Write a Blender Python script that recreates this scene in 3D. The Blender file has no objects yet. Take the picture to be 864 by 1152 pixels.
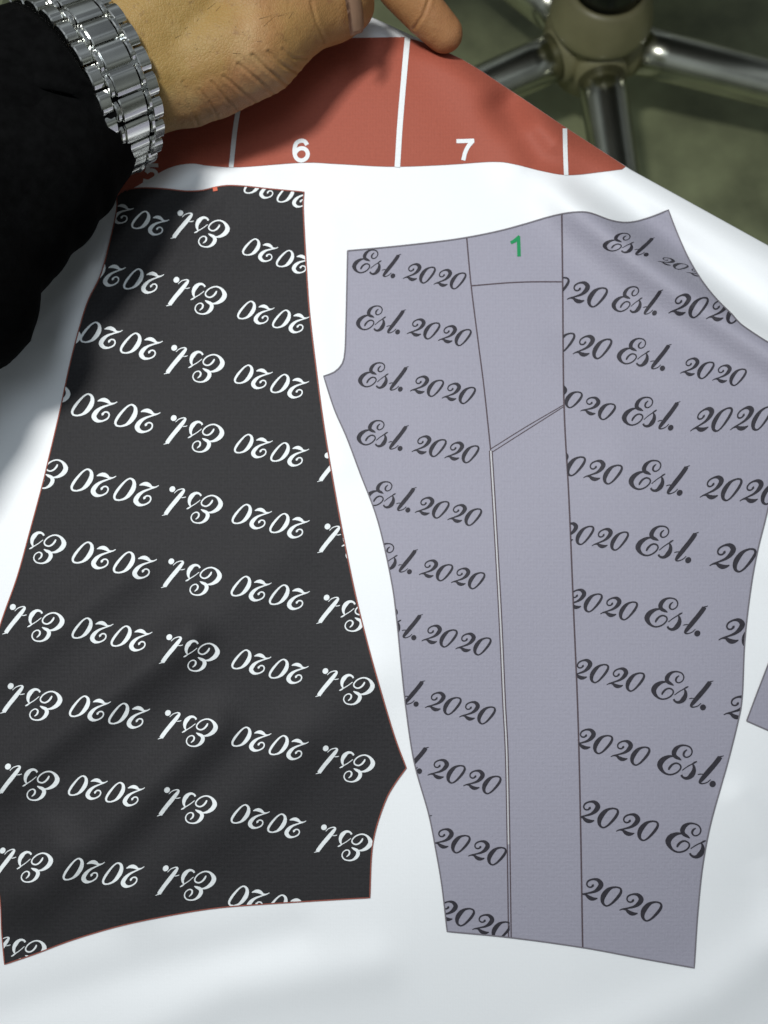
import bpy, bmesh, math, random
import numpy as np
from mathutils import Vector, Matrix
from mathutils.geometry import delaunay_2d_cdt
R = math.radians
random.seed(4)
rng = np.random.default_rng(4)
S = bpy.context.scene
COL = S.collection

# ------------------------------------------------------------------ camera
FPX = 1235.0                       # focal length in pixels of the 864x1152 photo
PITCH = R(17)                      # tilt from straight down
CAMP = Vector((0, 0, 0.34))
cd = bpy.data.cameras.new('camera'); cam = bpy.data.objects.new('camera', cd); COL.objects.link(cam)
cam.location = CAMP; cam.rotation_euler = (PITCH, 0, 0)
cd.sensor_fit = 'VERTICAL'; cd.sensor_height = 36; cd.lens = 36 * FPX / 1152
cd.clip_start = 0.01; cd.clip_end = 50
cd.dof.use_dof = True; cd.dof.focus_distance = 0.335; cd.dof.aperture_fstop = 20
S.camera = cam
S.view_settings.view_transform = 'Standard'; S.view_settings.look = 'None'
S.view_settings.exposure = 0.0; S.view_settings.gamma = 1.0

# ------------------------------------------------------------------ world: dim indoor surroundings
W = bpy.data.worlds.new('World'); S.world = W; W.use_nodes = True
nt = W.node_tree; nt.nodes.clear()
def nd(tree, typ, **kw):
    n = tree.nodes.new(typ)
    for k, v in kw.items(): setattr(n, k, v)
    return n
wo = nd(nt, 'ShaderNodeOutputWorld'); wb = nd(nt, 'ShaderNodeBackground')
tc = nd(nt, 'ShaderNodeTexCoord'); sx = nd(nt, 'ShaderNodeSeparateXYZ'); rp = nd(nt, 'ShaderNodeValToRGB')
mp = nd(nt, 'ShaderNodeMath', operation='MULTIPLY_ADD'); mp.inputs[1].default_value = .5; mp.inputs[2].default_value = .5
nt.links.new(tc.outputs['Generated'], sx.inputs[0]); nt.links.new(sx.outputs['Z'], mp.inputs[0]); nt.links.new(mp.outputs[0], rp.inputs[0])
e = rp.color_ramp.elements
e[0].position = 0.0; e[0].color = (.05, .055, .04, 1)
e[1].position = 1.0; e[1].color = (1.1, 1.2, 1.3, 1)
k = e.new(.86); k.color = (.72, .79, .86, 1)
k = e.new(.45); k.color = (.07, .075, .06, 1)
k = e.new(.64); k.color = (.46, .50, .48, 1)
nz = nd(nt, 'ShaderNodeTexNoise'); nz.inputs['Scale'].default_value = 2.6; nz.inputs['Detail'].default_value = 2
nt.links.new(tc.outputs['Generated'], nz.inputs['Vector'])
zr = nd(nt, 'ShaderNodeMapRange'); zr.inputs['From Min'].default_value = .44; zr.inputs['From Max'].default_value = .60; zr.inputs['To Min'].default_value = .55; zr.inputs['To Max'].default_value = 1.9
nt.links.new(nz.outputs['Fac'], zr.inputs[0])
wm = nd(nt, 'ShaderNodeMix', data_type='RGBA', blend_type='MULTIPLY'); wm.inputs['Factor'].default_value = 1
nt.links.new(rp.outputs[0], wm.inputs[6]); nt.links.new(zr.outputs[0], wm.inputs[7])
nt.links.new(wm.outputs[2], wb.inputs[0]); wb.inputs[1].default_value = 0.25
nt.links.new(wb.outputs[0], wo.inputs[0])

# ------------------------------------------------------------------ lamps (a ceiling fixture of the room and an added close key light)
def area_lamp(name, loc, target, sx_, sy_, power, color):
    l = bpy.data.lights.new(name, 'AREA'); l.shape = 'RECTANGLE'; l.size = sx_; l.size_y = sy_
    l.energy = power; l.color = color
    o = bpy.data.objects.new(name, l); COL.objects.link(o); o.location = loc
    o.rotation_euler = (Vector(target) - Vector(loc)).to_track_quat('-Z', 'Y').to_euler()
    return o
area_lamp('near_key_light', (-.18, .19, .62), (0, .06, 0), .085, .085, 4.05, (1, .99, .965))  # added key light, set low so brightness falls off down the cloth
area_lamp('ceiling_lamp', (.02, -.12, 2.0), (.1, .3, -.2), .5, .9, 7.0, (.80, .90, 1))

# ------------------------------------------------------------------ helpers
def tag(o, label=None, cat=None, group=None, kind=None):
    if label: o['label'] = label
    if cat: o['category'] = cat
    if group: o['group'] = group
    if kind: o['kind'] = kind
    return o
def empty(name, loc=(0, 0, 0)):
    o = bpy.data.objects.new(name, None); COL.objects.link(o); o.location = loc; o.empty_display_size = .02
    return o
def link_mesh(name, me, mat=None, parent=None, smooth=True):
    o = bpy.data.objects.new(name, me); COL.objects.link(o)
    if mat: me.materials.append(mat)
    if smooth:
        me.polygons.foreach_set('use_smooth', [True] * len(me.polygons))
    if parent:
        o.parent = parent
        o.matrix_parent_inverse = Matrix.Translation(parent.matrix_basis.translation).inverted() if parent.type == 'EMPTY' else Matrix()
    return o
def mesh_from(name, verts, faces, mat=None, parent=None, smooth=True):
    me = bpy.data.meshes.new(name)
    me.from_pydata([tuple(map(float, v)) for v in verts], [], faces); me.update()
    return link_mesh(name, me, mat, parent, smooth)
def bm_obj(name, bm, mat=None, parent=None, smooth=True):
    me = bpy.data.meshes.new(name); bm.normal_update(); bm.to_mesh(me); bm.free()
    return link_mesh(name, me, mat, parent, smooth)

def principled(name, color, rough=.6, metal=0, spec=.5, sheen=0):
    m = bpy.data.materials.new(name); m.use_nodes = True
    b = m.node_tree.nodes['Principled BSDF']
    b.inputs['Base Color'].default_value = (*color, 1); b.inputs['Roughness'].default_value = rough
    b.inputs['Metallic'].default_value = metal; b.inputs['Specular IOR Level'].default_value = spec
    if sheen:
        b.inputs['Sheen Weight'].default_value = sheen; b.inputs['Sheen Roughness'].default_value = .4
    return m
def noisy(m, scale, lo, hi, detail=4, coord='Object', bump=0, bump_scale=None, dist=.0005, stretch=None):
    """multiply the base colour by a noise between lo and hi, with an optional noise bump"""
    t = m.node_tree; b = t.nodes['Principled BSDF']
    base = tuple(b.inputs['Base Color'].default_value)
    tcn = nd(t, 'ShaderNodeTexCoord'); src = tcn.outputs[coord]
    if stretch:
        mpn = nd(t, 'ShaderNodeMapping'); mpn.inputs['Scale'].default_value = stretch
        t.links.new(src, mpn.inputs[0]); src = mpn.outputs[0]
    n = nd(t, 'ShaderNodeTexNoise'); n.inputs['Scale'].default_value = scale; n.inputs['Detail'].default_value = detail
    t.links.new(src, n.inputs['Vector'])
    mr = nd(t, 'ShaderNodeMapRange'); mr.inputs['From Min'].default_value = .3; mr.inputs['From Max'].default_value = .7
    mr.inputs['To Min'].default_value = lo; mr.inputs['To Max'].default_value = hi
    t.links.new(n.outputs['Fac'], mr.inputs['Value'])
    mx = nd(t, 'ShaderNodeMix', data_type='RGBA', blend_type='MULTIPLY'); mx.inputs['Factor'].default_value = 1
    mx.inputs[6].default_value = base
    t.links.new(mr.outputs[0], mx.inputs[7]); t.links.new(mx.outputs[2], b.inputs['Base Color'])
    if bump:
        n2 = nd(t, 'ShaderNodeTexNoise'); n2.inputs['Scale'].default_value = bump_scale or scale; n2.inputs['Detail'].default_value = 3
        t.links.new(src, n2.inputs['Vector'])
        bp = nd(t, 'ShaderNodeBump'); bp.inputs['Strength'].default_value = bump; bp.inputs['Distance'].default_value = dist
        t.links.new(n2.outputs['Fac'], bp.inputs['Height']); t.links.new(bp.outputs[0], b.inputs['Normal'])
    return m

def skin_detail(m):
    t = m.node_tree; b = t.nodes['Principled BSDF']; base = tuple(b.inputs['Base Color'].default_value)
    tcn = nd(t, 'ShaderNodeTexCoord')
    def noise(sc, det): 
        n = nd(t, 'ShaderNodeTexNoise'); n.inputs['Scale'].default_value = sc; n.inputs['Detail'].default_value = det
        t.links.new(tcn.outputs['Object'], n.inputs['Vector']); return n.outputs['Fac']
    def mixc(a, bcol, fac_src, lo, hi, amt):
        mr = nd(t, 'ShaderNodeMapRange'); mr.inputs['From Min'].default_value = lo; mr.inputs['From Max'].default_value = hi; mr.inputs['To Max'].default_value = amt
        t.links.new(fac_src, mr.inputs['Value'])
        mx = nd(t, 'ShaderNodeMix', data_type='RGBA'); t.links.new(mr.outputs[0], mx.inputs['Factor'])
        if isinstance(a, tuple): mx.inputs[6].default_value = a
        else: t.links.new(a, mx.inputs[6])
        mx.inputs[7].default_value = bcol; t.links.new(mx.outputs[2], b.inputs['Base Color']); return mx.outputs[2]
    c = mixc(base, (.30, .135, .062, 1), noise(28, 3), .42, .62, .75)       # ruddy patches
    c = mixc(c, (.37, .27, .12, 1), noise(55, 4), .52, .68, .6)            # pale patches
    c = mixc(c, (.14, .075, .03, 1), noise(420, 3), .60, .74, .55)         # freckles and pores
    c = mixc(c, (.17, .10, .04, 1), noise(140, 6), .58, .72, .40)
    sxx = nd(t, 'ShaderNodeSeparateXYZ'); t.links.new(tcn.outputs['Object'], sxx.inputs[0])
    c = mixc(c, (.37, .150, .072, 1), sxx.outputs['X'], -.06, .03, .68)   # the fingers are redder than the wrist
    vo = nd(t, 'ShaderNodeTexVoronoi', feature='DISTANCE_TO_EDGE'); vo.inputs['Scale'].default_value = 900; t.links.new(tcn.outputs['Object'], vo.inputs['Vector'])
    mr = nd(t, 'ShaderNodeMapRange'); mr.inputs['From Max'].default_value = .18; t.links.new(vo.outputs['Distance'], mr.inputs['Value'])
    n2 = noise(260, 4)
    ad = nd(t, 'ShaderNodeMath', operation='MULTIPLY_ADD'); ad.inputs[1].default_value = 3.2; t.links.new(n2, ad.inputs[0]); vm = nd(t, 'ShaderNodeMath', operation='MULTIPLY'); vm.inputs[1].default_value = .55; t.links.new(mr.outputs[0], vm.inputs[0]); t.links.new(vm.outputs[0], ad.inputs[2])
    bp = nd(t, 'ShaderNodeBump'); bp.inputs['Strength'].default_value = .40; bp.inputs['Distance'].default_value = .00028
    t.links.new(ad.outputs[0], bp.inputs['Height']); t.links.new(bp.outputs[0], b.inputs['Normal'])
def cloth(name, color, rough=.62, weave=.12, spec=.3, speck=.22):
    """knitted polyester: fine ribs both ways in the fabric's own UV (metres)"""
    m = principled(name, color, rough, 0, spec)
    t = m.node_tree; b = t.nodes['Principled BSDF']
    uv = nd(t, 'ShaderNodeUVMap'); uv.uv_map = 'cloth'
    w1 = nd(t, 'ShaderNodeTexWave', bands_direction='X'); w1.inputs['Scale'].default_value = 330; w1.inputs['Distortion'].default_value = 1.5
    w2 = nd(t, 'ShaderNodeTexWave', bands_direction='Y'); w2.inputs['Scale'].default_value = 260; w2.inputs['Distortion'].default_value = 1.5
    for w in (w1, w2): t.links.new(uv.outputs[0], w.inputs['Vector'])
    ad = nd(t, 'ShaderNodeMath', operation='ADD'); t.links.new(w1.outputs['Fac'], ad.inputs[0]); t.links.new(w2.outputs['Fac'], ad.inputs[1])
    n = nd(t, 'ShaderNodeTexNoise'); n.inputs['Scale'].default_value = 900; n.inputs['Detail'].default_value = 3; n.inputs['Roughness'].default_value = .7
    t.links.new(uv.outputs[0], n.inputs['Vector'])
    ad2 = nd(t, 'ShaderNodeMath', operation='MULTIPLY_ADD'); ad2.inputs[1].default_value = 4.5
    dm = nd(t, 'ShaderNodeMath', operation='MULTIPLY'); dm.inputs[1].default_value = .45
    t.links.new(ad.outputs[0], dm.inputs[0])
    t.links.new(n.outputs['Fac'], ad2.inputs[0]); t.links.new(dm.outputs[0], ad2.inputs[2])
    mr = nd(t, 'ShaderNodeMapRange'); mr.inputs['From Min'].default_value = 1.3; mr.inputs['From Max'].default_value = 4.1
    mr.inputs['To Min'].default_value = 1 - weave; mr.inputs['To Max'].default_value = 1 + weave
    t.links.new(ad2.outputs[0], mr.inputs[0])
    mx = nd(t, 'ShaderNodeMix', data_type='RGBA', blend_type='MULTIPLY'); mx.inputs['Factor'].default_value = 1
    mx.inputs[6].default_value = (*color, 1)
    t.links.new(mr.outputs[0], mx.inputs[7]); t.links.new(mx.outputs[2], b.inputs['Base Color'])
    bp = nd(t, 'ShaderNodeBump'); bp.inputs['Strength'].default_value = speck; bp.inputs['Distance'].default_value = .00015
    t.links.new(ad2.outputs[0], bp.inputs['Height']); t.links.new(bp.outputs[0], b.inputs['Normal'])
    return m

M = {
 'white': cloth('white_cloth', (.79, .815, .83), .6, .008, .3, .06),
 'black': cloth('black_print', (.0225, .0220, .0238), .72, .26, .26),
 'grey': cloth('grey_print', (.305, .300, .360), .65, .06, .25),
 'red': cloth('red_print', (.335, .084, .053), .65, .07, .25),
 'whiteink': cloth('white_print', (.74, .78, .79), .65, .05, .25),
 'darkink': cloth('dark_print', (.030, .028, .036), .65, .25, .25),
 'seam': cloth('seam_print', (.085, .065, .075), .7, .1, .2),
 'pale': cloth('pale_line_print', (.50, .50, .52), .7, .05, .2),
 'redline': cloth('red_line_print', (.27, .085, .062), .7, .05, .2),
 'edge': cloth('dark_edge_print', (.17, .16, .18), .7, .05, .2),
 'green': cloth('green_print', (.012, .24, .085), .65, .05, .25),
 'orange': cloth('orange_print', (.62, .14, .08), .65, .05, .25),
}

# ------------------------------------------------------------------ pixel of the photo -> world point at height z
cp, sp = math.cos(PITCH), math.sin(PITCH)
def rays(x, y):
    x = np.asarray(x, float); y = np.asarray(y, float)
    a = (x - 432) / FPX; b = (576 - y) / FPX
    return a, b * cp + sp, b * sp - cp
def pts(x, y, z):
    dx, dy, dz = rays(x, y)
    t = (np.asarray(z, float) - CAMP.z) / dz
    return np.stack([dx * t, dy * t, CAMP.z + dz * t], -1)
def pt(x, y, z): return Vector(pts(x, y, z).tolist())
def at_depth(x, y, d):             # point at distance d along the optical axis
    dx, dy, dz = rays(x, y)
    return Vector((float(dx) * d, float(dy) * d, CAMP.z + float(dz) * d))
def project(p):                    # world -> photo pixel (arrays n x 3)
    p = np.asarray(p, float) - np.array(CAMP)
    dep = p[:, 1] * sp - p[:, 2] * cp
    up = p[:, 1] * cp + p[:, 2] * sp
    return 432 + FPX * p[:, 0] / dep, 576 - FPX * up / dep, dep

# ------------------------------------------------------------------ floor
bm = bmesh.new(); bmesh.ops.create_grid(bm, x_segments=4, y_segments=4, size=4)
FZ = -0.47
for v in bm.verts: v.co.z = FZ; v.co.y += 1
mf = noisy(principled('floor_vinyl', (.275, .300, .165), .5), 16, .55, 1.3, 12)
tag(bm_obj('floor', bm, mf), 'dull greenish grey floor under the chair base', 'floor', kind='structure')

# ------------------------------------------------------------------ the draped sheet
YTX = [-160, -60, 0, 100, 200, 300, 380, 420, 470, 519, 542, 590, 639, 710, 761, 864, 1000]
YTY = [120, 90, 70, 34, 14, 4, 8, 20, 43, 66, 80, 112, 145, 191, 219, 276, 352]
def ytop(x): return np.interp(x, YTX, YTY)
def seg_dist(x, y, ax, ay, bx, by):
    dx, dy = bx - ax, by - ay; L2 = dx * dx + dy * dy
    t = np.clip(((x - ax) * dx + (y - ay) * dy) / L2, 0, 1)
    return np.hypot(x - ax - t * dx, y - ay - t * dy), ((x - ax) * -dy + (y - ay) * dx) / math.sqrt(L2)
def ridge(x, y, line, w, amp, taper=1):
    d = np.full(np.shape(x), 1e9)
    for (a, b) in zip(line, line[1:]):
        d = np.minimum(d, seg_dist(x, y, *a, *b)[0])
    return amp * np.exp(-(d / w) ** 2)
def bump2(x, y, cx, cy, rx, ry, amp):
    return amp * np.exp(-((x - cx) / rx) ** 2 - ((y - cy) / ry) ** 2)
def sheet_z(x, y):
    x = np.asarray(x, float); y = np.asarray(y, float)
    mm = np.zeros(np.broadcast(x, y).shape)
    # falls towards the photographer, lifted by the hand at the top
    mm = mm - 58 * np.clip((y - 420) / 730, 0, 2) ** 1.7
    mm = mm + 12 * np.exp(-((x - 430) / 260) ** 2 - ((y - 40) / 150) ** 2)
    mm = mm - 10 * np.clip((x - 640) / 300, 0, 2) ** 1.5 * np.clip((y - 500) / 500, 0, 1)
    mm = mm - 8 * np.clip((150 - x) / 250, 0, 2) ** 1.3
    # fold below the watch
    mm = mm + ridge(x, y, [(215, 196), (165, 222), (105, 300), (70, 380)], 26, 5.0)
    mm = mm - ridge(x, y, [(225, 228), (165, 268), (118, 330)], 24, 2.2)
    mm = mm + ridge(x, y, [(290, 196), (250, 240), (200, 330)], 30, 1.6)
    # soft diagonal waves low on the black print
    for (a, b, w, h) in [((-20, 770), (150, 640), 24, 2.7), ((0, 880), (210, 715), 25, 4.4), ((40, 1010), (240, 820), 28, 5.0),
                         ((150, 1010), (330, 830), 34, 2.6), ((-40, 1060), (60, 950), 26, 4.0), ((180, 760), (330, 600), 34, 1.4), ((150, 420), (300, 300), 34, 1.2), ((250, 940), (420, 760), 36, 1.5)]:
        mm = mm + ridge(x, y, [a, b], w, h)
    # the ridge and the dip running from the grey print's top edge to the right
    mm = mm + ridge(x, y, [(600, 150), (650, 226), (720, 288), (800, 345), (900, 410), (1000, 470)], 30, 9.5)
    mm = mm - ridge(x, y, [(575, 120), (610, 176), (700, 236), (775, 292), (850, 350), (960, 420)], 23, 7.0)
    mm = mm + ridge(x, y, [(650, 360), (760, 420), (900, 480)], 26, .9)
    mm = mm - ridge(x, y, [(640, 385), (760, 452), (900, 520)], 24, .9)
    mm = mm + ridge(x, y, [(500, 60), (548, 122), (580, 190)], 26, 2.2) - ridge(x, y, [(565, 120), (600, 165), (645, 205)], 20, 1.6)
    # creases in the white at the left
    mm = mm + ridge(x, y, [(40, 365), (95, 300)], 12, 1.5)
    mm = mm + ridge(x, y, [(90, 1190), (260, 1115), (420, 1085)], 30, 1.6) - ridge(x, y, [(0, 1140), (180, 1085), (330, 1050)], 26, 1.3)
    mm = mm + ridge(x, y, [(640, 1190), (800, 1120), (900, 1040)], 34, 2.0) + ridge(x, y, [(830, 900), (870, 960), (880, 1060)], 22, 1.4)
    mm = mm + ridge(x, y, [(370, 260), (352, 360), (380, 520)], 22, 1.0) + ridge(x, y, [(700, 520), (790, 600), (880, 640)], 30, 1.0)
    # gentle unevenness
    mm = mm + .7 * np.sin(x / 74 + y / 133) * np.sin(y / 97 - x / 180) + .25 * np.sin(x / 31 + 1.3) * np.sin(y / 43 - x / 90)
    # rolled far edge
    d = np.clip((y - ytop(x)) * .27, 0, 7.0)
    mm = mm - 3.5 * (1 - d / 7) ** 2
    return mm * 1e-3
def sheet_pts(x, y, lift=0.0):
    return pts(x, y, sheet_z(x, y) + lift)

def set_uv(o, xy):
    me = o.data; uvl = me.uv_layers.new(name='cloth')
    n = len(me.loops); vi = np.empty(n, int); me.loops.foreach_get('vertex_index', vi)
    # fabric coordinates in metres (x, y of the photo are close to a flat lay of the cloth)
    uv = np.asarray(xy)[vi] * 0.00029
    uvl.data.foreach_set('uv', uv.ravel())

NX, NY = 430, 440
gx = np.linspace(-160, 1000, NX)
tt = np.linspace(0, 1, NY) ** 1.12
yt = ytop(gx)
X = np.repeat(gx[None, :], NY, 0); Y = yt[None, :] + (1270 - yt[None, :]) * tt[:, None]
P = sheet_pts(X, Y)
# the far edge goes on over the roll and hangs down behind
hang = []
HN = 16
for j in range(HN, 0, -1):
    s = j / HN
    q = P[0].copy()
    q[:, 2] -= .075 * s
    q[:, 1] += -.004 * s + .003 * np.sin(gx / 60) * s
    hang.append(q)
V = np.concatenate([np.array(hang), P], 0)
XY = np.concatenate([np.stack([np.repeat(gx[None, :], HN, 0), yt[None, :] - np.arange(HN, 0, -1)[:, None] * 15.], -1), np.stack([X, Y], -1)], 0)
rows = V.shape[0]
faces = [(j * NX + i, (j + 1) * NX + i, (j + 1) * NX + i + 1, j * NX + i + 1) for j in range(rows - 1) for i in range(NX - 1)]
sheet = mesh_from('printed_fabric', V.reshape(-1, 3), faces, M['white'])
set_uv(sheet, XY.reshape(-1, 2))
tag(sheet, 'white polyester fabric printed with black, grey and red garment pattern pieces, lifted by a hand', 'fabric')

# ------------------------------------------------------------------ printed areas
def inside(poly, x, y):
    poly = np.asarray(poly, float); x = np.asarray(x, float); y = np.asarray(y, float)
    r = np.zeros(np.broadcast(x, y).shape, bool); n = len(poly)
    for i in range(n):
        x1, y1 = poly[i]; x2, y2 = poly[(i + 1) % n]
        if y1 == y2: continue
        c = ((y1 > y) != (y2 > y)) & (x < (x2 - x1) * (y - y1) / (y2 - y1) + x1)
        r ^= c
    return r
def densify(poly, step=5, closed=True):
    out = []; n = len(poly)
    for i in range(n if closed else n - 1):
        a = np.array(poly[i], float); b = np.array(poly[(i + 1) % n], float)
        k = max(1, int(np.hypot(*(b - a)) / step))
        for j in range(k): out.append(tuple(a + (b - a) * j / k))
    if not closed: out.append(tuple(map(float, poly[-1])))
    return out
def smooth_line(p, step=4):        # Catmull-Rom through the points
    p = [np.array(q, float) for q in p]; out = []
    q = [2 * p[0] - p[1]] + p + [2 * p[-1] - p[-2]]
    for i in range(1, len(q) - 2):
        k = max(1, int(np.hypot(*(q[i + 1] - q[i])[:2]) / step))
        for j in range(k):
            t = j / k
            out.append(.5 * ((2 * q[i]) + (-q[i - 1] + q[i + 1]) * t + (2 * q[i - 1] - 5 * q[i] + 4 * q[i + 1] - q[i + 2]) * t * t
                             + (-q[i - 1] + 3 * q[i] - 3 * q[i + 1] + q[i + 2]) * t ** 3))
    out.append(p[-1]); return out
def area(name, poly, mat, parent, lift, step=5):
    b = densify(poly, step); nb = len(b)
    A = np.array(b); x0, y0 = A.min(0); x1, y1 = A.max(0)
    gx_, gy_ = np.meshgrid(np.arange(x0 + step / 2, x1, step), np.arange(y0 + step / 2, y1, step))
    gx_ = gx_.ravel(); gy_ = gy_.ravel()
    ok = inside(poly, gx_, gy_)
    dmin = np.full(gx_.shape, 1e9)
    for i in range(nb):
        dmin = np.minimum(dmin, np.hypot(gx_ - b[i][0], gy_ - b[i][1]))
    ok &= dmin > step * .5
    co = [Vector(q) for q in b] + [Vector((x, y)) for x, y in zip(gx_[ok], gy_[ok])]
    vs, es, fs, *_ = delaunay_2d_cdt(co, [(i, (i + 1) % nb) for i in range(nb)], [], 1, 1e-5)
    vs = np.array([tuple(v) for v in vs])
    o = mesh_from(name, sheet_pts(vs[:, 0], vs[:, 1], lift), [tuple(f) for f in fs], mat, parent)
    fix_up(o); set_uv(o, vs)
    return o
def fix_up(o):
    me = o.data; flip = [p.index for p in me.polygons if p.normal.z < 0]
    if flip:
        bm = bmesh.new(); bm.from_mesh(me); bm.faces.ensure_lookup_table()
        bmesh.ops.reverse_faces(bm, faces=[bm.faces[i] for i in flip]); bm.to_mesh(me); bm.free()
class Print:                        # collects convex cells in photo coordinates, then lays them on the cloth
    def __init__(s, clip=None):
        s.v = []; s.f = []; s.l = []; s.clip = clip
    def cell(s, q, lift):
        k = len(s.v); s.v += [np.array(a, float) for a in q]; s.l += [lift] * len(q); s.f.append(tuple(range(k, k + len(q))))
    def clipped(s):
        """drop or cut the cells that cross the outline of the piece they are printed on"""
        if s.clip is None: return
        V = np.array(s.v); ins = inside(s.clip, V[:, 0], V[:, 1])
        C0 = np.array(s.clip, float); C1 = np.roll(C0, -1, 0)
        ov, ol, of = s.v, s.l, s.f; s.v, s.l, s.f = [], [], []
        for f in of:
            q = [ov[i] for i in f]; k = ins[list(f)]
            if not k.any(): continue
            if not k.all():
                c = sum(q) / len(q)
                D = C1 - C0; t = np.clip(((c - C0) * D).sum(1) / np.maximum((D * D).sum(1), 1e-9), 0, 1)
                ds = np.hypot(*(C0 + D * t[:, None] - c).T)
                for i in np.argsort(ds)[:2]:
                    if ds[i] > 6: continue
                    a, b = C0[i], C1[i]
                    nrm = np.array([-(b - a)[1], (b - a)[0]]); nrm /= np.hypot(*nrm) + 1e-9
                    m = (a + b) / 2 + nrm * .5
                    if not inside(s.clip, [m[0]], [m[1]])[0]: nrm = -nrm
                    out = []
                    for j in range(len(q)):
                        p0, p1 = q[j], q[(j + 1) % len(q)]
                        d0, d1 = np.dot(p0 - a, nrm), np.dot(p1 - a, nrm)
                        if d0 >= 0: out.append(p0)
                        if (d0 >= 0) != (d1 >= 0): out.append(p0 + (p1 - p0) * d0 / (d0 - d1))
                    q = out
                    if len(q) < 3: break
                if len(q) < 3: continue
            s.cell(q, ol[f[0]])
    def ribbon(s, line, widths, lift, fn=None):
        line = [np.array(p, float) for p in line]; L = []; Rr = []
        for i, p in enumerate(line):
            d = line[min(i + 1, len(line) - 1)] - line[max(i - 1, 0)]
            d /= np.hypot(*d) + 1e-9; n = np.array([-d[1], d[0]])
            w = widths[i] if hasattr(widths, '__len__') else widths
            L.append(p + n * w / 2); Rr.append(p - n * w / 2)
        if fn: L = [fn(p) for p in L]; Rr = [fn(p) for p in Rr]
        for i in range(len(line) - 1):
            s.cell([L[i], L[i + 1], Rr[i + 1], Rr[i]], lift + (i % 7) * 1.5e-6)
    def disc(s, c, r, lift, fn=None, n=14):
        q = [np.array((c[0] + r * math.cos(2 * math.pi * i / n), c[1] + r * math.sin(2 * math.pi * i / n))) for i in range(n)]
        if fn: q = [fn(p) for p in q]
        s.cell(q, lift)
    def build(s, name, mat, parent):
        s.clipped()
        v = np.array(s.v)
        o = mesh_from(name, pts(v[:, 0], v[:, 1], sheet_z(v[:, 0], v[:, 1]) + np.array(s.l)), s.f, mat, parent)
        fix_up(o); set_uv(o, v)
        return o
L1, L2, L3 = 2.0e-4, 3.2e-4, 4.4e-4

# glyphs traced as thick-and-thin pen strokes (x, y, width) in two working grids
G2020 = dict(o=(130, 285), ax=390., sl=.372, strokes=[
 [(152, 128, 6), (150, 140, 16), (128, 156, 14), (100, 150, 13), (88, 124, 13), (104, 95, 15), (150, 79, 16), (198, 88, 32), (226, 128, 46), (205, 168, 42), (160, 199, 24), (100, 214, 14), (50, 222, 10), (15, 235, 6)],
 [(15, 235, 6), (45, 224, 12), (78, 229, 18), (102, 250, 32), (130, 266, 38), (160, 270, 28), (192, 264, 7)],
 [(375, 155, 14), (330, 162, 22), (290, 187, 40), (254, 232, 48), (240, 276, 38), (247, 315, 24), (276, 338, 14), (312, 327, 16), (352, 294, 22), (396, 245, 27), (421, 200, 23), (412, 168, 16), (375, 155, 14)]])
GEST = dict(o=(225, 392), ax=531., sl=.32, dot=(763, 528, 41), strokes=[
 [(440, 78, 10), (405, 105, 24), (394, 143, 24), (415, 171, 17), (452, 172, 15), (490, 145, 15), (502, 95, 17), (472, 46, 17), (412, 23, 18), (352, 26, 28), (298, 60, 52), (272, 110, 58), (286, 155, 46), (330, 184, 34), (366, 208, 8)],
 [(305, 168, 10), (252, 153, 20), (192, 160, 42), (128, 196, 66), (94, 250, 70), (107, 305, 50), (146, 355, 28), (200, 383, 20), (260, 382, 19), (320, 355, 19), (358, 310, 19), (350, 268, 19), (302, 244, 20), (252, 260, 25), (216, 298, 28), (205, 325, 16)],
 [(566, 233, 8), (538, 244, 22), (505, 262, 14), (440, 295, 12), (376, 338, 10)],
 [(511, 262, 14), (527, 308, 36), (522, 360, 56), (495, 405, 66), (452, 437, 44), (408, 438, 30), (374, 414, 24), (366, 394, 26)],
 [(858, 188, 56), (840, 216, 62), (780, 290, 62), (700, 378, 64), (632, 455, 54), (602, 498, 34), (626, 518, 16), (690, 506, 12), (738, 470, 9)],
 [(575, 402, 8), (605, 396, 12), (640, 398, 8)],
 [(905, 176, 6), (880, 182, 12), (840, 190, 18)]])
def dense_stroke(st, step):
    return smooth_line(st, step)
for g in (G2020, GEST):
    g['dense'] = [dense_stroke(s, 9 if g is G2020 else 12) for s in g['strokes']]
cnt = [0]
def word(pr, g, P0, a, base, vk=1.0):
    wm_, wa_ = (.92, 1.0) if a[0] < 0 else (1.0, 2.0)
    ax, ay = a; sgn = 1 if ax > 0 else -1
    def fn(p):
        dx = p[0] - g['o'][0]; dy = p[1] - g['o'][1]
        u = dx / g['ax']; v = (dy - g['sl'] * dx) / g['ax']
        return np.array([P0[0] + u * ax, P0[1] + u * ay + v * ax * vk])
    reps = [(0, 0)] if g is GEST else [(0, 0), (1, 0)]
    for r, _ in reps:
        off = np.array([g['ax'] * r, g['ax'] * g['sl'] * r])
        for s in g['dense']:
            cnt[0] += 1
            lift = base + (cnt[0] % 5) * 1.2e-5
            pr.ribbon([q[:2] + off for q in s], [q[2] * wm_ + wa_ for q in s], lift, fn)
    if 'dot' in g:
        x, y, r = g['dot']; pr.disc((x, y), r, base + 7e-5, fn)
    else:
        for r, _ in reps:
            pr.disc((146 + g['ax'] * r, 142 + g['ax'] * g['sl'] * r), 12, base + 7e-5, fn)

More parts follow.
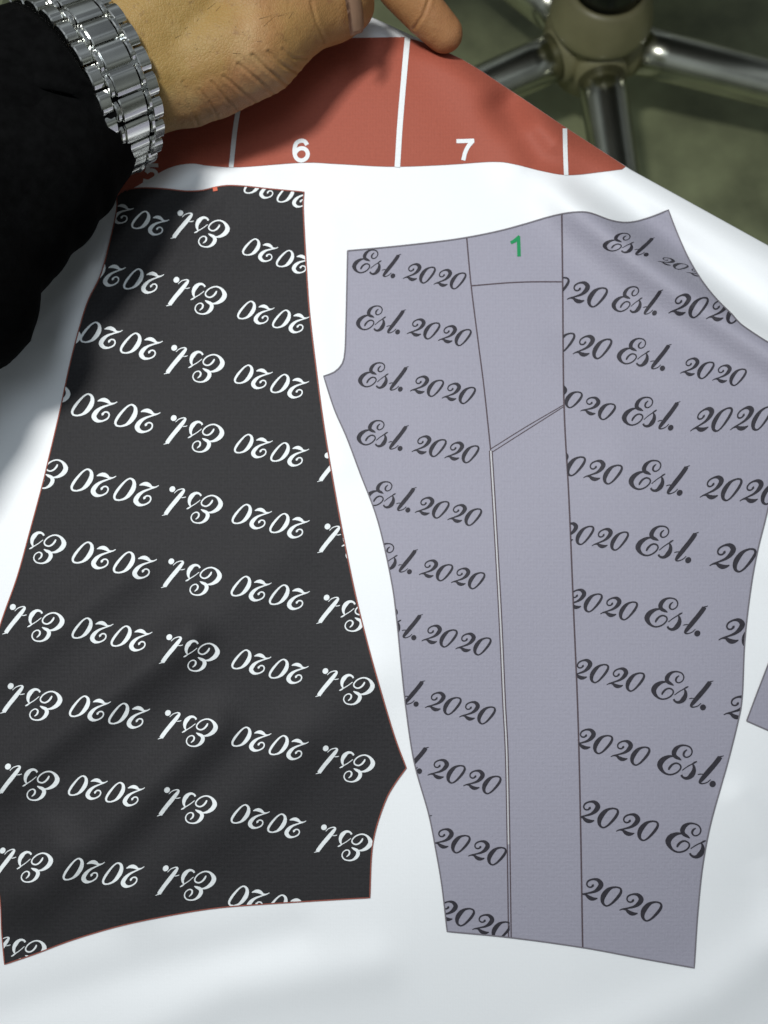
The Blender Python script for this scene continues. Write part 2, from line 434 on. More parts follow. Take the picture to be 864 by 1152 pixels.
# --- red band with white dividers and numbers
RED = [(60, 120), (140, 60), (230, 46), (300, 44), (380, 43), (455, 41.5), (471, 46)]
RED += [(x, float(ytop(x)) + .15) for x in (490, 519, 542, 566, 590, 615, 639, 665, 690)] + [(704, 187.5)]
bot = smooth_line([(700, 190.5), (680, 193), (640, 197), (610, 192.5), (580, 185), (555, 182), (500, 185.5), (440, 187.5), (380, 184.5), (340, 183), (270, 188), (235, 186.5), (214, 184), (190, 189), (165, 203), (140, 216), (110, 221), (60, 225)], 5)
RED += [tuple(p) for p in bot]
red = area('red_band', RED, M['red'], sheet, L1, 3)
def line_part(name, line, w, mat, parent, lift, clip=None, smooth=True):
    pr = Print(clip); l = smooth_line(line, 4) if smooth else densify(line, 4, False)
    pr.ribbon(l, w, lift); return pr.build(name, mat, parent)
line_part('dividing_line', [(458.5, 42), (455, 80), (450, 140), (447, 188)], 6.2, M['whiteink'], red, L2)
line_part('dividing_line', [(276, 90), (266, 135), (260, 188)], 5.2, M['whiteink'], red, L2)
line_part('dividing_line', [(635.5, 144.5), (636, 170), (637, 197)], 5, M['whiteink'], red, L2)
def number(strokes, w, mat, parent, label=None):
    pr = Print()
    for i, s in enumerate(strokes): pr.ribbon(smooth_line(s, 1.2) if len(s) > 3 else densify(s, 1.5, False), w, L2 + i * 1e-5)
    return pr.build('number', mat, parent)
number([[(345.5, 163), (343, 159.3), (338.5, 158.3), (333.5, 161), (331.5, 167), (331.7, 174), (334.5, 179), (339.5, 180.5), (344.5, 178), (346.3, 173), (344, 168.3), (339.5, 166.7), (335, 168.3), (332, 172)]], 4.6, M['whiteink'], red)
number([[(513.5, 158.8), (523, 158.6), (533.5, 158.2)], [(531.6, 158.8), (526.5, 165), (523.2, 172), (521.2, 180.3)]], 4.6, M['whiteink'], red)
number([[(178, 186), (167, 186)], [(167.5, 185.5), (164.5, 194)], [(164.5, 194), (169, 191.5), (174, 192.5), (176, 196.5), (173, 201.5), (167, 204), (161, 203)]], 4.2, M['whiteink'], red)

# --- black panel
BL_T = [(131, 221), (140, 214), (160, 211.3), (185, 212.3), (210, 215), (228, 214), (240, 211), (255, 208.6), (275, 209.3), (300, 212), (342, 216)]
BL_R = [(342, 216), (341, 228), (342, 255), (344.5, 300), (348, 350), (355, 410), (363, 470), (373, 532), (385.5, 600), (400, 670), (415, 730), (432, 790), (445, 832), (457, 864)]
BL_B = [(457, 864), (444, 882), (434, 900), (423, 932), (418, 961), (416, 1010)]
BL_C = [(416, 1010), (380, 1012), (300, 1017), (240, 1022), (180, 1032), (130, 1043), (80, 1058), (40, 1073), (5, 1085)]
BL_L = [(5, 1085), (2, 1050), (-1, 1005), (-14, 940), (-24, 880), (-24, 820), (-15, 760), (0, 704), (19, 650), (33, 600), (47, 548), (54, 519), (66.5, 466), (79, 408), (91.5, 361), (100, 336), (112.5, 311), (122, 278), (131, 237), (131, 221)]
def chain(*parts):
    out = []
    for p in parts: out += [tuple(q) for q in smooth_line(p, 5)][:-1]
    return out
BLACK = chain(BL_T, BL_R, BL_B, BL_C, BL_L)
black = area('black_panel', BLACK, M['black'], sheet, L1)
black['label'] = 'black trouser pattern piece with white upside down script print'
pr = Print(); b2 = densify(BLACK + [BLACK[0]], 4, False); pr.ribbon(b2, 1.35, L3); pr.build('outline', M['redline'], black)
pr = Print(); pr.ribbon([(239.5, 213), (244.5, 212.2)], 4.5, L3 + 1e-4); pr.build('notch_mark', M['orange'], black)
pr = Print(BLACK)
# rows of the upside-down print: (first 2, second 2) anchors of each 2020, then the E anchors of each Est.
B20 = [((342, 213), (305, 203)),
 ((180.7, 243), (140.8, 230)), ((342, 287), (304, 274)),
 ((174, 306), (131, 298)), ((338.7, 353), (299.4, 343)),
 ((172, 379.7), (126.9, 367.5)), ((337.8, 425.5), (297, 415)),
 ((168.4, 460), (119.8, 448)), ((337.8, 502), (297, 492.6)),
 ((166.7, 542.5), (118.7, 532)), ((338, 582), (295.6, 571.7)),
 ((165, 625.5), (118.7, 614.4)), ((338, 662), (295, 652.4)),
 ((160.6, 708), (116.7, 699)), ((337, 746), (295, 735.5)),
 ((158, 794.7), (113.9, 786.5)), ((337, 831.5), (295, 822)),
 ((152.8, 883.5), (111, 876)), ((334.6, 920), (293.5, 909.6)),
 ((151.4, 973), (107, 968)), ((336, 1011), (292.5, 1001))]
for P1, P2 in B20:
    word(pr, G2020, (P1[0] - 2.2, P1[1] - .4), (P2[0] - P1[0], P2[1] - P1[1]), L2, 1.0)
BE = [((245.5, 247.5), 42, 10.5), ((242, 322), 43, 10), ((239.5, 398.5), 43, 10), ((239, 477), 43, 9.5), ((78 - 12, 433), 43, 10),
 ((237.5, 557), 43, 9.5), ((63, 517), 44, 9.5), ((236.3, 638), 43, 9.3), ((61, 601.5), 44, 9.5), ((234, 723.5), 43, 9.5), ((59, 689), 44, 9), ((232, 808.5), 42.5, 9.2),
 ((56.6, 777.5), 44, 8.5), ((231, 895), 42.5, 9), ((53.5, 867.5), 44, 8), ((230, 980), 43, 6), ((46.5, 959.5), 43, 5.5), ((39.5, 1058), 42, 5),
 ((412, 519), 43, 9.5), ((412, 599), 43, 9.5), ((410.5, 679), 42.5, 9.5), ((408.6, 762), 42, 9.8), ((409, 849), 42, 9.8), ((406.5, 938), 41.5, 10), ((78, 368), 43, 10)]
for P0, ax, ay in BE:
    word(pr, GEST, P0, (-ax, -ay), L2, 1.0)
pr.build('lettering', M['whiteink'], black)

# --- grey panel
SA = [(525, 267), (530, 321), (538, 385), (545, 440), (552, 507), (557, 590), (563, 700), (567, 790), (570, 850), (572, 950), (573.5, 1055)]
SB = [(632, 241), (633, 320), (634.5, 455), (640, 560), (645, 680), (650, 800), (653, 920), (655.5, 1066)]
GT = [(391, 282), (440, 277.5), (490, 272), (525, 267), (560, 260), (590, 252), (615, 244.5), (632, 240.5), (645, 238.6), (660, 238.5), (672, 242), (685, 247), (700, 250), (715, 249), (735, 243), (752, 236)]
GR = [(752, 236), (757, 250), (766, 272), (776, 293), (790, 316), (806, 336), (824, 354), (833, 364), (850, 376), (866, 386), (893, 402)]
GR2 = [(893, 402), (884, 480), (864, 572), (852.5, 619), (845, 660), (838, 720), (835, 784), (830, 813), (819, 857), (811.6, 883), (799, 929), (790.5, 975), (785, 1028), (781, 1089)]
GB = [(781, 1089), (720, 1078), (655, 1066), (575, 1055), (503, 1048)]
GL = [(503, 1048), (497, 996), (490, 955), (482, 915), (466, 858), (457, 800), (451, 745), (446, 695), (440, 652), (425, 586), (405, 532), (390, 492), (376, 460), (364, 423)]
GC = [(364, 423), (376, 418.5), (385, 409), (388, 395), (389, 370), (390, 330), (391, 282)]
GREY = chain(GT, GR, GR2, GB, GL, GC)
grey = area('grey_panel', GREY, M['grey'], sheet, L1, 3)
grey['label'] = 'large lilac grey trouser pattern piece with dark script print and a green number'
pr = Print(); pr.ribbon(densify(GREY + [GREY[0]], 4, False), 1.5, L3); pr.build('outline', M['edge'], grey)
def shift(l, dx): return [(x + dx, y) for x, y in l]
line_part('seam_line', SA[:5], 1.5, M['seam'], grey, L2)
line_part('seam_line', shift(SA[4:], -1.4), 1.3, M['seam'], grey, L2)
line_part('seam_line', shift(SA[4:], 1.6), 1.3, M['seam'], grey, L2)
line_part('seam_line', shift(SA[4:10], .1), 1.7, M['pale'], grey, L2 + 3e-5)['label'] = 'pale gap between the two dark seam lines'
line_part('seam_line', SB, 1.8, M['seam'], grey, L2)
line_part('seam_line', [(530, 321.5), (570, 318.2), (600, 317), (633, 317)], 1.4, M['seam'], grey, L2)
line_part('seam_line', [(552, 505), (592, 480), (634, 455.5)], 1.0, M['seam'], grey, L2)
line_part('seam_line', [(553, 509), (593, 483.5), (634, 457.5)], 1.0, M['seam'], grey, L2)
pr = Print(); pr.ribbon([(583.2, 266), (583.6, 276), (583.9, 288.5)], 4, L2); pr.ribbon([(574.5, 273.2), (579, 271), (584.5, 265.5)], [3.4, 4.2, 3], L2 + 2e-5)
pr.build('number', M['green'], grey)
# left rows: E anchor, first 2, second 2
LEFTCLIP = [p for p in GREY if p[0] <= 526 and p[1] < 300] ; 
sa = [tuple(p) for p in smooth_line(SA, 5)]; sb = [tuple(p) for p in smooth_line(SB, 5)]
LEFTCLIP = chain(GT[:4]) + sa + [(573, 1055)] + chain(GB[3:], GL, GC)
RIGHTCLIP = chain(GT[7:], GR, GR2, GB[:3]) + sb[::-1]
pr = Print(LEFTCLIP)
GLR = [((407, 307), (463.5, 316), (498, 322.5)), ((411.5, 371), (468, 378.5), (503.3, 386)), ((414, 435.3), (471.8, 443), (507.6, 451)),
 ((412.7, 500.6), (474, 511), (510.8, 518)), ((421.7, 569), (477.4, 579.8), (514, 588)), ((424, 638), (481.9, 650), (518, 659)),
 ((427, 711), (485.5, 724.5), (523.5, 733.5)), ((429, 785), (489.5, 800), (528, 810.5)), ((431, 858), (492.8, 876.5), (533, 888.5)),
 ((434, 933), (498, 954.5), (538.6, 968)), ((438, 1012), (502.5, 1036), (543.5, 1051))]
for E, A, B in GLR:
    a = (B[0] - A[0], B[1] - A[1]); word(pr, G2020, A, a, L2)
    sl = (A[1] - E[1]) / (A[0] - E[0]); ax = a[0] * 1.0
    word(pr, GEST, E, (ax, ax * sl), L2)
# right rows: first 2 (u = 0), second 2 (1), E (2.23), next 2020 (4.06)
pr2 = Print(RIGHTCLIP)
GRR = [{1: (650.5, 341), 2.23: (699.4, 350.5), 4.06: (763.6, 355)}, {1: (656.6, 401), 2.23: (706, 409.5), 4.06: (775.8, 423)},
 {1: (664, 467), 2.23: (712.5, 478.5), 4.06: (789.8, 485.5)}, {1: (668.5, 541), 2.23: (720.7, 550.7), 4.06: (800.6, 561.6)},
 {1: (677.4, 616.6), 2.23: (728.9, 625.3), 4.06: (812.8, 640)}, {1: (687, 694), 2.23: (739, 705.6), 4.06: (823, 724)},
 {1: (694.4, 774), 2.23: (746.3, 787), 4.06: (828, 809)}, {0: (657.5, 843), 1: (699.3, 856), 2.23: (754, 872)},
 {0: (661.5, 925.8), 1: (706.5, 940.2), 2.23: (763.5, 959.2)}, {0: (665, 1013), 1: (710.2, 1029.8), 2.23: (772, 1052)}]
for i, r in enumerate(GRR):
    us = sorted(r); q = np.array([r[u] for u in us])
    fx = np.polyfit(us, q[:, 0], 2); fy = np.polyfit(us, q[:, 1], 2)
    def at(u): return np.array([np.polyval(fx, u), np.polyval(fy, u)])
    word(pr2, G2020, at(0), tuple(at(1) - at(0)), L2)
    if i < 9: word(pr2, GEST, at(2.23), tuple((at(3.2) - at(2.23)) / .97), L2)
    if i == 0: word(pr2, G2020, (764.5, 355), (42.5, 6.3), L2)
    elif i < 7: word(pr2, G2020, at(4.06), tuple(at(5.06) - at(4.06)), L2)
word(pr2, GEST, (689.5, 282.5), (37, 5.6), L2, .74)
word(pr2, G2020, (749.5, 298), (32.5, 12.5), L2, .48)
pr.clipped(); pr2.clipped(); pr.clip = None
n0 = len(pr.v)
pr.v += pr2.v; pr.l += pr2.l; pr.f += [tuple(i + n0 for i in f) for f in pr2.f]
pr.build('lettering', M['darkink'], grey)

# --- corner of a third piece at the right edge
CORNER = [(840, 811), (852, 779), (864, 748), (900, 660), (985, 690), (985, 868), (900, 836), (864, 821.5)]
corner = area('grey_panel', CORNER, M['grey'], sheet, L1)
corner['label'] = 'plain grey corner of another pattern piece'
pr = Print(); pr.ribbon(densify(CORNER + [CORNER[0]], 4, False), 1.5, L3); pr.build('outline', M['edge'], corner)

# ------------------------------------------------------------------ the hand and arm: round cones, voxel-merged into one surface
def ball(bm, c, r, seg=16):
    bmesh.ops.create_uvsphere(bm, u_segments=seg, v_segments=seg // 2, radius=r, matrix=Matrix.Translation(c))
def roundcone(bm, a, b, ra, rb, n=7):
    a = Vector(a); b = Vector(b)
    L = (b - a).length; k = max(2, int(L / (min(ra, rb) * .3)))
    for i in range(k + 1):
        t = i / k; ball(bm, a.lerp(b, t), ra + (rb - ra) * t)
def limb(bm, chain_):
    for (a, ra), (b, rb) in zip(chain_, chain_[1:]): roundcone(bm, a, b, ra, rb)
def remeshed(name, bm, voxel, smooth, mat, parent=None, sub=0):
    me = bpy.data.meshes.new(name); bm.to_mesh(me); bm.free()
    o = bpy.data.objects.new(name, me); COL.objects.link(o)
    m = o.modifiers.new('r', 'REMESH'); m.mode = 'VOXEL'; m.voxel_size = voxel
    s = o.modifiers.new('s', 'SMOOTH'); s.iterations = smooth; s.factor = .5
    if sub:
        u = o.modifiers.new('u', 'SUBSURF'); u.levels = sub; u.render_levels = sub
    dg = bpy.context.evaluated_depsgraph_get(); ev = o.evaluated_get(dg)
    me2 = bpy.data.meshes.new_from_object(ev); bpy.data.objects.remove(o); bpy.data.meshes.remove(me)
    me2.name = name; me2.materials.clear()
    return link_mesh(name, me2, mat, parent)
WD = .355                              # depth of the wrist's centre
WC = at_depth(88, 98, WD)
camR = Vector((1, 0, 0)); camD = Vector((0, -cp, -sp)); camF = Vector((0, sp, -cp))   # right, down, forward
AX = (camR * .80 - camD * .60).normalized() * math.cos(R(30)) + camF * math.sin(R(30))   # forearm axis, towards the hand
AX.normalize()
E1 = (camR * .60 + camD * .80); E1 = (E1 - AX * E1.dot(AX)).normalized()
E2 = AX.cross(E1).normalized()
if E2.dot(camF) > 0: E2 = -E2         # towards the camera
bm = bmesh.new()
def q(x, y, d): return at_depth(x, y, d)
mmr = .001
# forearm, wrist (two strands give an oval section)
for s in (-1, 1):
    o_ = E1 * (.006 * s)
    limb(bm, [(WC - AX * .10 + o_ * 1.2, .024), (WC - AX * .04 + o_, .0215), (WC + o_, .0215), (WC + AX * .012 + o_ * .8 - E1 * .003, .0205)])
limb(bm, [(WC + AX * .008, .0235), (q(190, 77, .362), .0188), (q(232, 72, .364), .0182)])
limb(bm, [(WC + AX * .01, .025), (q(190, 20, .365), .025), (q(250, -40, .372), .023), (q(300, -110, .385), .018)])   # palm
limb(bm, [(q(190, 20, .365), .022), (q(270, -20, .368), .022), (q(350, -90, .378), .017)])
# thumb
limb(bm, [(q(205, 80, .363), .0185), (q(250, 64, .362), .0178), (q(285, 50, .362), .0172), (q(318, 24, .364), .0150), (q(345, 12, .367), .0132), (q(372, 7, .371), .0124), (q(390, 5, .373), .0100)])
limb(bm, [(q(285, 20, .362), .017), (q(340, -8, .364), .0135), (q(385, -6, .368), .0105)])
# index finger reaching over to the sheet's edge
limb(bm, [(q(350, -90, .378), .0125), (q(392, -82, .372), .0100), (q(428, -44, .376), .0088), (q(452, -12, .381), .0082), (q(478, 15, .386), .0080), (q(500, 38, .390), .0071)])
# the other fingers curl in under the cloth, above the frame
for kx, ky, r_ in ((330, -118, .0095), (305, -135, .0092), (280, -148, .0082)):
    limb(bm, [(q(kx, ky + 18, .382), .012), (q(kx + 46, ky - 16, .372), r_), (q(kx + 84, ky - 6, .385), r_ * .93), (q(kx + 92, ky + 22, .405), r_ * .85), (q(kx + 78, ky + 40, .42), r_ * .75)])
ms = principled('skin', (.265, .170, .052), .58, 0, .32)
b = ms.node_tree.nodes['Principled BSDF']; b.inputs['Subsurface Weight'].default_value = .08; b.inputs['Subsurface Radius'].default_value = (.004, .0015, .0008)
b.inputs['Subsurface Scale'].default_value = 1.0
skin_detail(ms)
person = remeshed('person', bm, .0011, 22, ms, None, 1)
tag(person, 'bare hand pinching the top edge of the fabric, with black sleeve and steel watch', 'person')
# skin creases: grooves pressed into the surface along lines over the thumb base and finger joint
me = person.data; n = len(me.vertices); co = np.empty(n * 3); me.vertices.foreach_get('co', co); co = co.reshape(-1, 3)
no = np.empty(n * 3); me.vertices.foreach_get('normal', no); no = no.reshape(-1, 3)
px, py, dep = project(co)
view = co - np.array(CAMP); facing = (no * view).sum(1) < 0
disp = np.zeros(n)
for line, w, h in [([(284, 62), (300, 78), (325, 97)], 3.2, .9), ([(268, 72), (292, 92), (312, 110)], 3.0, .8), ([(252, 86), (275, 106), (292, 120)], 2.8, .7),
                   ([(238, 92), (256, 114), (270, 128)], 2.6, .6), ([(224, 100), (240, 122), (246, 136)], 2.4, .5), ([(302, 58), (318, 74), (340, 84)], 3, .8),
                   ([(318, 55), (330, 66), (346, 66)], 2.5, .6), ([(466, 32), (476, 18), (482, 2), (484, -10)], 3.0, .7), ([(350, 2), (356, 24), (366, 46)], 3, .5), ([(206, 92), (214, 120), (222, 140)], 3, .4)]:
    d = np.full(n, 1e9)
    for a_, b_ in zip(line, line[1:]): d = np.minimum(d, seg_dist(px, py, *a_, *b_)[0])
    w = w * .52; h = h * .62
    disp -= h * np.exp(-(d / w) ** 2) - .3 * h * np.exp(-((d - 2.6 * w) / (1.3 * w)) ** 2)
co += no * (disp * facing * 1e-3)[:, None]
me.vertices.foreach_set('co', co.ravel()); me.update()

# short dark hairs on the wrist and thumb base
rh = random.Random(7); hv = []; hf = []
cand = np.where(facing & (px > 175) & (px < 330) & (py > -20) & (py < 62))[0]
for _ in range(42):
    i = int(cand[rh.randrange(len(cand))]); p = Vector(co[i]); nn = Vector(no[i])
    d = (AX * 1.0 + E1 * rh.uniform(-.6, .5) + nn * .35).normalized(); L_ = rh.uniform(.004, .008); sd_ = d.cross(nn).normalized()
    k0 = len(hv); r_ = .00004
    for j in range(4):
        t_ = j / 3; c_ = p + d * (L_ * t_) - nn * (.0012 * t_ * t_) + nn * .0001; rr = r_ * (1 - .8 * t_)
        hv += [c_ + sd_ * rr, c_ + nn * rr, c_ - sd_ * rr]
    for j in range(3):
        for m_ in range(3): hf.append((k0 + j * 3 + m_, k0 + j * 3 + (m_ + 1) % 3, k0 + j * 3 + 3 + (m_ + 1) % 3, k0 + j * 3 + 3 + m_))
hr = mesh_from('arm_hair', hv, hf, principled('arm_hair_brown', (.05, .03, .012), .5), person); hr['kind'] = 'stuff'

# thumb nail: a curved plate set into the tip
def plate(name, c, along, across, up, la, wa, bulge, mat, parent):
    bm = bmesh.new(); g = []
    n1, n2 = 10, 8
    for i in range(n1 + 1):
        row = []
        u = i / n1 * 2 - 1
        for j in range(n2 + 1):
            v = j / n2 * 2 - 1
            wv = wa * (1 - .25 * max(0, abs(u) - .55) ** 1.2 * 2)
            row.append(bm.verts.new(c + along * (u * la) + across * (v * wv) + up * (bulge * (1 - v * v) - .0006 * u * u)))
        g.append(row)
    for i in range(n1):
        for j in range(n2): bm.faces.new((g[i][j], g[i + 1][j], g[i + 1][j + 1], g[i][j + 1]))
    bmesh.ops.solidify(bm, geom=bm.faces[:], thickness=.0006)
    bmesh.ops.recalc_face_normals(bm, faces=bm.faces[:])
    return bm_obj(name, bm, mat, parent)
mn = principled('nail', (.46, .30, .20), .28, 0, .5)
tipc = q(399, 12, .362)
nal = (camD * .75 + camR * .12 + camF * .5).normalized(); nup = (camR * .86 - camF * .48 - camD * .02); nup = (nup - nal * nup.dot(nal)).normalized(); nac = nal.cross(nup).normalized()
plate('nail', tipc, nal, nac, nup, .0068, .0055, .0022, mn, person)['label'] = 'thumb nail seen nearly edge on'

# ------------------------------------------------------------------ sleeve
bm = bmesh.new(); rings = []
axis_pts = [(WC - AX * .0108, .0308, None), (at_depth(56, 141, .350), .0300, None), (at_depth(18, 174, .344), .0318, None),
            (at_depth(-30, 215, .338), .0335, None), (at_depth(-85, 258, .332), .0440, None), (at_depth(-160, 310, .324), .0415, None), (at_depth(-260, 380, .312), .0440, None)]
cs = [p[0] for p in axis_pts]; rs = [p[1] for p in axis_pts]
dense = smooth_line([np.array((*c, r_)) for c, r_ in zip(cs, rs)], .004 * 1)
path = []
for i in range(len(cs) - 1):
    for j in range(14):
        t = j / 14; path.append((cs[i].lerp(cs[i + 1], t), rs[i] + (rs[i + 1] - rs[i]) * t))
path.append((cs[-1], rs[-1]))
NS = 72
for i, (c, r_) in enumerate(path):
    d = (path[min(i + 3, len(path) - 1)][0] - path[max(i - 3, 0)][0]).normalized()
    if i < 5: d = -AX.lerp(-d, i / 5.0).normalized()
    e1 = (E1 - d * E1.dot(d)).normalized(); e2 = d.cross(e1).normalized()
    row = []
    for k_ in range(NS):
        th = 2 * math.pi * k_ / NS
        env = min(1, i / 10)
        wr = env * (.0015 * math.sin(i * .23 + 1.9 * math.sin(th * 2 + .5) + 1.1 * math.sin(i * .11)) + .0006 * math.sin(i * .61 + 2.6 * math.sin(th + 1)) + .0007 * math.sin(th * 5 + i * .15))
        if i == 0: wr = -.0012
        if i == 1: wr = 0
        row.append(bm.verts.new(c + e1 * ((r_ + wr) * math.cos(th)) + e2 * ((r_ + wr) * .94 * math.sin(th))))
    rings.append(row)
# turned-in hem
inner = [bm.verts.new(v.co.lerp(path[0][0], .06) - AX * .004) for v in rings[0]]
rings.insert(0, inner)
inner2 = [bm.verts.new(v.co - AX * .02) for v in inner]; rings.insert(0, inner2)
for r0, r1 in zip(rings, rings[1:]):
    for k_ in range(NS): bm.faces.new((r0[k_], r0[(k_ + 1) % NS], r1[(k_ + 1) % NS], r1[k_]))
bmesh.ops.recalc_face_normals(bm, faces=bm.faces[:])
mb = noisy(principled('black_sleeve_cloth', (.0018, .0019, .0020), .95, 0, .05), 300, .6, 1.5, 4, 'Object', .4, 900, .0003)
bm_obj('sleeve', bm, mb, person)['label'] = 'plain black long sleeve'

# ------------------------------------------------------------------ steel wristwatch
msteel = noisy(principled('polished_steel', (.82, .83, .80), .17, 1), 60, .85, 1.1, 3)
mbrush = noisy(principled('brushed_steel', (.55, .56, .55), .24, 1), 60, .85, 1.1, 3)
watch = empty('wristwatch', WC)
tag(watch, 'silver steel link bracelet wristwatch worn at the black cuff', 'watch')
RW = .0294
def link_piece(bm, c, tan, ax, rad, L, Wd, H, dome, m=9):
    """a bar of the bracelet: domed across its length, straight along the arm, small chamfers at its ends"""
    prof = []
    for i in range(m + 1):
        u = i / m * 2 - 1
        prof.append((u * L / 2, H / 2 - dome * abs(u) ** 3.6))
    loops = []
    ch = .00035
    for wv, k_ in ((-Wd / 2, ch), (-Wd / 2 + ch, 0), (Wd / 2 - ch, 0), (Wd / 2, ch)):
        lp = [bm.verts.new(c + tan * (x * (1 - k_ / L * 2)) + rad * (z - k_) + ax * wv) for x, z in prof]
        lp += [bm.verts.new(c + tan * (L / 2 * (1 - k_ / L * 2)) - rad * (H / 2) + ax * wv), bm.verts.new(c - tan * (L / 2 * (1 - k_ / L * 2)) - rad * (H / 2) + ax * wv)]
        loops.append(lp)
    n_ = len(loops[0])
    for A_, B_ in zip(loops, loops[1:]):
        for i in range(n_):
            bm.faces.new((A_[i], A_[(i + 1) % n_], B_[(i + 1) % n_], B_[i]))
    bm.faces.new(loops[0][::-1]); bm.faces.new(loops[-1])
    bmesh.ops.recalc_face_normals(bm, faces=bm.faces[:])
    for e_ in bm.edges:
        if len(e_.link_faces) == 2 and e_.calc_face_angle(0) > R(32): e_.smooth = False
pitch = .0076
dth = pitch / RW
def ring_frame(th):
    rad = (E1 * math.cos(th) + E2 * math.sin(th)).normalized(); tan = (-E1 * math.sin(th) + E2 * math.cos(th)).normalized()
    return rad, tan
th0, th1 = R(-78), R(196)
nl = int((th1 - th0) / dth)
for i in range(nl + 1):
    th = th0 + i * dth; rad, tan = ring_frame(th); c = WC + rad * RW
    bm = bmesh.new(); link_piece(bm, c, tan, AX, rad, pitch * .93, .0092, .0032, .0008)
    lk = bm_obj('link', bm, msteel, watch)
    for s in (-1, 1):
        bm = bmesh.new(); link_piece(bm, c + AX * (s * .0058) + rad * .0002, tan, AX, rad, pitch * .84, .0017, .0034, .0013)
        bm_obj('slim_piece', bm, msteel, lk)
        th_ = th + dth / 2; rad2, tan2 = ring_frame(th_)
        bm = bmesh.new(); link_piece(bm, WC + rad2 * (RW - .0004) + AX * (s * .0088), tan2, AX, rad2, pitch * .90, .0042, .0032, .0012)
        bm_obj('outer_piece', bm, msteel, lk)
    bm = bmesh.new(); link_piece(bm, WC + rad2 * (RW - .0018), tan2, AX, rad2, pitch * .5, .0150, .0016, .0004)
    bm_obj('joint_bar', bm, mbrush, lk)
# case with bezel, dial and crown on the back of the wrist
thc = R(232); rad, tan = ring_frame(thc); cc = WC + rad * (RW + .001)
rot = Matrix((tan, AX, rad)).transposed().to_4x4()
def lathe(bm, prof, mat4, n=64):
    rows_ = []
    for r_, z_ in prof:
        rows_.append([bm.verts.new(mat4 @ Vector((r_ * math.cos(2 * math.pi * k / n), r_ * math.sin(2 * math.pi * k / n), z_))) for k in range(n)])
    for a_, b_ in zip(rows_, rows_[1:]):
        for k in range(n): bm.faces.new((a_[k], a_[(k + 1) % n], b_[(k + 1) % n], b_[k]))
    bm.faces.new(rows_[0][::-1]); bm.faces.new(rows_[-1])
    bmesh.ops.recalc_face_normals(bm, faces=bm.faces[:])
mat4 = Matrix.Translation(cc) @ rot
bm = bmesh.new(); lathe(bm, [(.017, -.004), (.0195, -.003), (.0200, .001), (.0195, .004), (.018, .005)], mat4); case = bm_obj('case', bm, mbrush, watch)
bm = bmesh.new(); lathe(bm, [(.0183, .0048), (.0188, .0056), (.0178, .0068), (.0158, .0069), (.0155, .0062)], mat4); bm_obj('bezel', bm, msteel, case)
bm = bmesh.new(); lathe(bm, [(.0156, .0050), (.0156, .0066), (.010, .0067)], mat4); bm_obj('dial', bm, principled('dark_dial', (.03, .035, .03), .1, 0, .6), case)
bm = bmesh.new(); lathe(bm, [(.002, 0), (.003, .0006), (.003, .0034), (.002, .004)], Matrix.Translation(cc + AX * .0195) @ Matrix((rad, tan, AX)).transposed().to_4x4(), 20); bm_obj('crown', bm, msteel, case)

# ------------------------------------------------------------------ office chair behind, standing on the floor
mchrome = noisy(principled('worn_chrome', (.58, .59, .50), .25, 1), 25, .75, 1.1, 5)
mplast = noisy(principled('beige_plastic', (.25, .235, .125), .4, 0, .5), 30, .8, 1.15, 4)
mdark = principled('black_plastic', (.012, .012, .012), .45)
HZ = FZ + .105
HC = pt(672, 34, HZ)
chair = empty('office_chair', (HC.x, HC.y, FZ))
tag(chair, 'office chair with shiny steel five legged base behind the fabric', 'chair')
def tr(x, y, z): return Matrix.Translation(Vector((x, y, z)))
bm = bmesh.new()
lathe(bm, [(.022, -.05), (.028, -.045), (.0315, -.02), (.0315, .006), (.0325, .010), (.0385, .013), (.0395, .016), (.0390, .021), (.0350, .034), (.0310, .043), (.0285, .046), (.0265, .046), (.0255, .043)], tr(HC.x, HC.y, HZ), 72)
hub = bm_obj('hub', bm, mplast, chair)
bm = bmesh.new(); lathe(bm, [(.0250, .030), (.0250, .060), (.0235, .064), (.0165, .065), (.0165, .070), (.0155, .27)], tr(HC.x, HC.y, HZ), 48)
bm_obj('column', bm, principled('dark_steel_column', (.045, .05, .045), .22, .8), chair)
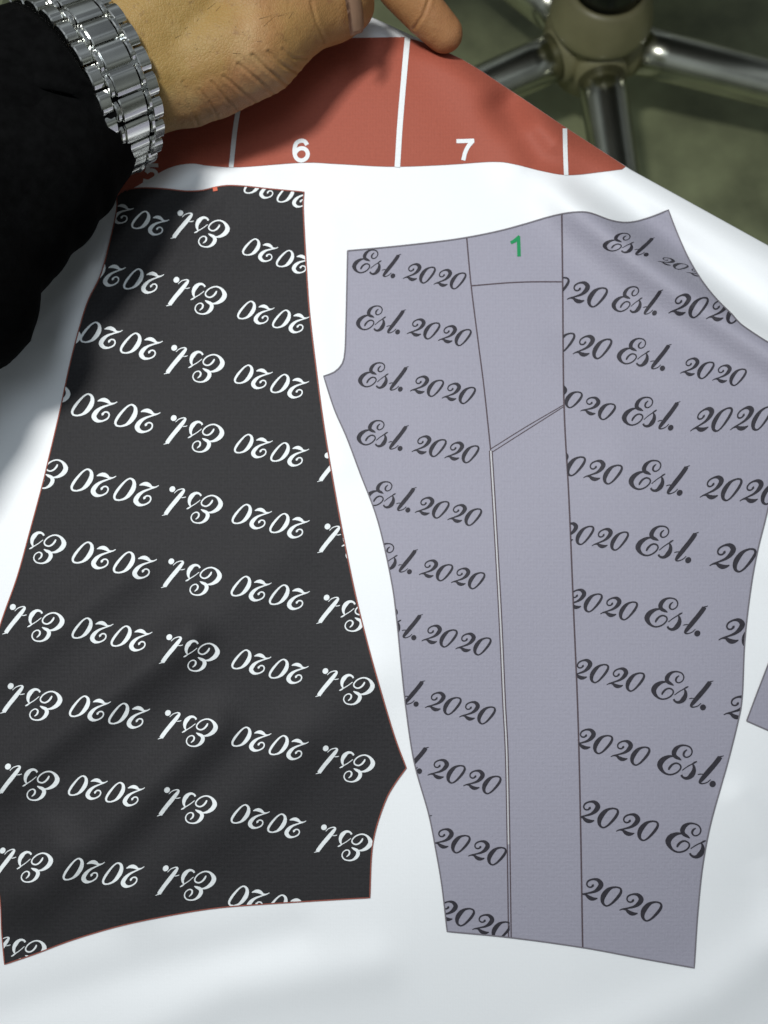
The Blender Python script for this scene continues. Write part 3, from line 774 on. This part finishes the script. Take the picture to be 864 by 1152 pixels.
def tube(bm, a, b, ra, rb, n=40, k=10):
    a = Vector(a); b = Vector(b); d = (b - a).normalized(); u = d.orthogonal().normalized(); v = d.cross(u)
    rows_ = []
    for i in range(k + 1):
        t = i / k; c = a.lerp(b, t); r_ = ra + (rb - ra) * t
        rows_.append([bm.verts.new(c + (u * math.cos(2 * math.pi * j / n) + v * math.sin(2 * math.pi * j / n)) * r_) for j in range(n)])
    for p_, q_ in zip(rows_, rows_[1:]):
        for j in range(n): bm.faces.new((p_[j], p_[(j + 1) % n], q_[(j + 1) % n], q_[j]))
    bm.faces.new(rows_[0][::-1]); bm.faces.new(rows_[-1]); bmesh.ops.recalc_face_normals(bm, faces=bm.faces[:])
# direction of the leg that comes towards the photographer, read off the floor plan
pA = pt(672, 60, HZ); pB = pt(690, 185, HZ - .03)
base_ang = math.atan2(pB.y - pA.y, pB.x - pA.x)
LL = .30
for i in range(5):
    a_ = base_ang - R(4) + i * 2 * math.pi / 5; d = Vector((math.cos(a_), math.sin(a_), 0))
    s0 = HC + d * .030 + Vector((0, 0, -.012)); s1 = HC + d * LL + Vector((0, 0, -.040))
    bm = bmesh.new(); tube(bm, s0, s1, .0185, .0165)
    lg = bm_obj('leg', bm, mchrome, chair)
    bm = bmesh.new(); tube(bm, s1 - d * .004, s1 + d * .012, .0172, .0168, 32, 2); bm_obj('end_cap', bm, mdark, lg)
    bm = bmesh.new(); tube(bm, HC + d * .020 + Vector((0, 0, -.0115)), HC + d * .0355 + Vector((0, 0, -.0125)), .0210, .0205, 40, 2); bm_obj('leg_socket', bm, mplast, hub)
    wx = HC + d * (LL - .012); wz = FZ + .0245
    side = Vector((-d.y, d.x, 0))
    bm = bmesh.new()
    for s in (-1, 1): tube(bm, Vector((wx.x, wx.y, wz)) + side * (.006 * s), Vector((wx.x, wx.y, wz)) + side * (.021 * s), .0245, .0225, 36, 3)
    tube(bm, Vector((wx.x, wx.y, wz)), s1 - d * .012, .006, .006, 16, 2)
    bm_obj('caster', bm, mdark, chair)
# seat above the column (just out of the frame, it shades the floor)
bm = bmesh.new()
r = bmesh.ops.create_cube(bm, size=1)
SZ = HZ + .31
sd = Vector((math.cos(R(-19)), math.sin(R(-19)), 0)); sn = Vector((-sd.y, sd.x, 0))
for v in bm.verts: v.co = Vector((HC.x + .01, HC.y + .012, SZ)) + sn * .095 + sd * (v.co.x * .48) + sn * (v.co.y * .50) + Vector((0, 0, v.co.z * .07))
bmesh.ops.bevel(bm, geom=bm.edges[:], offset=.025, segments=4, affect='EDGES')
bm_obj('seat', bm, noisy(principled('black_seat_cloth', (.012, .012, .013), .9), 300, .6, 1.4), chair)
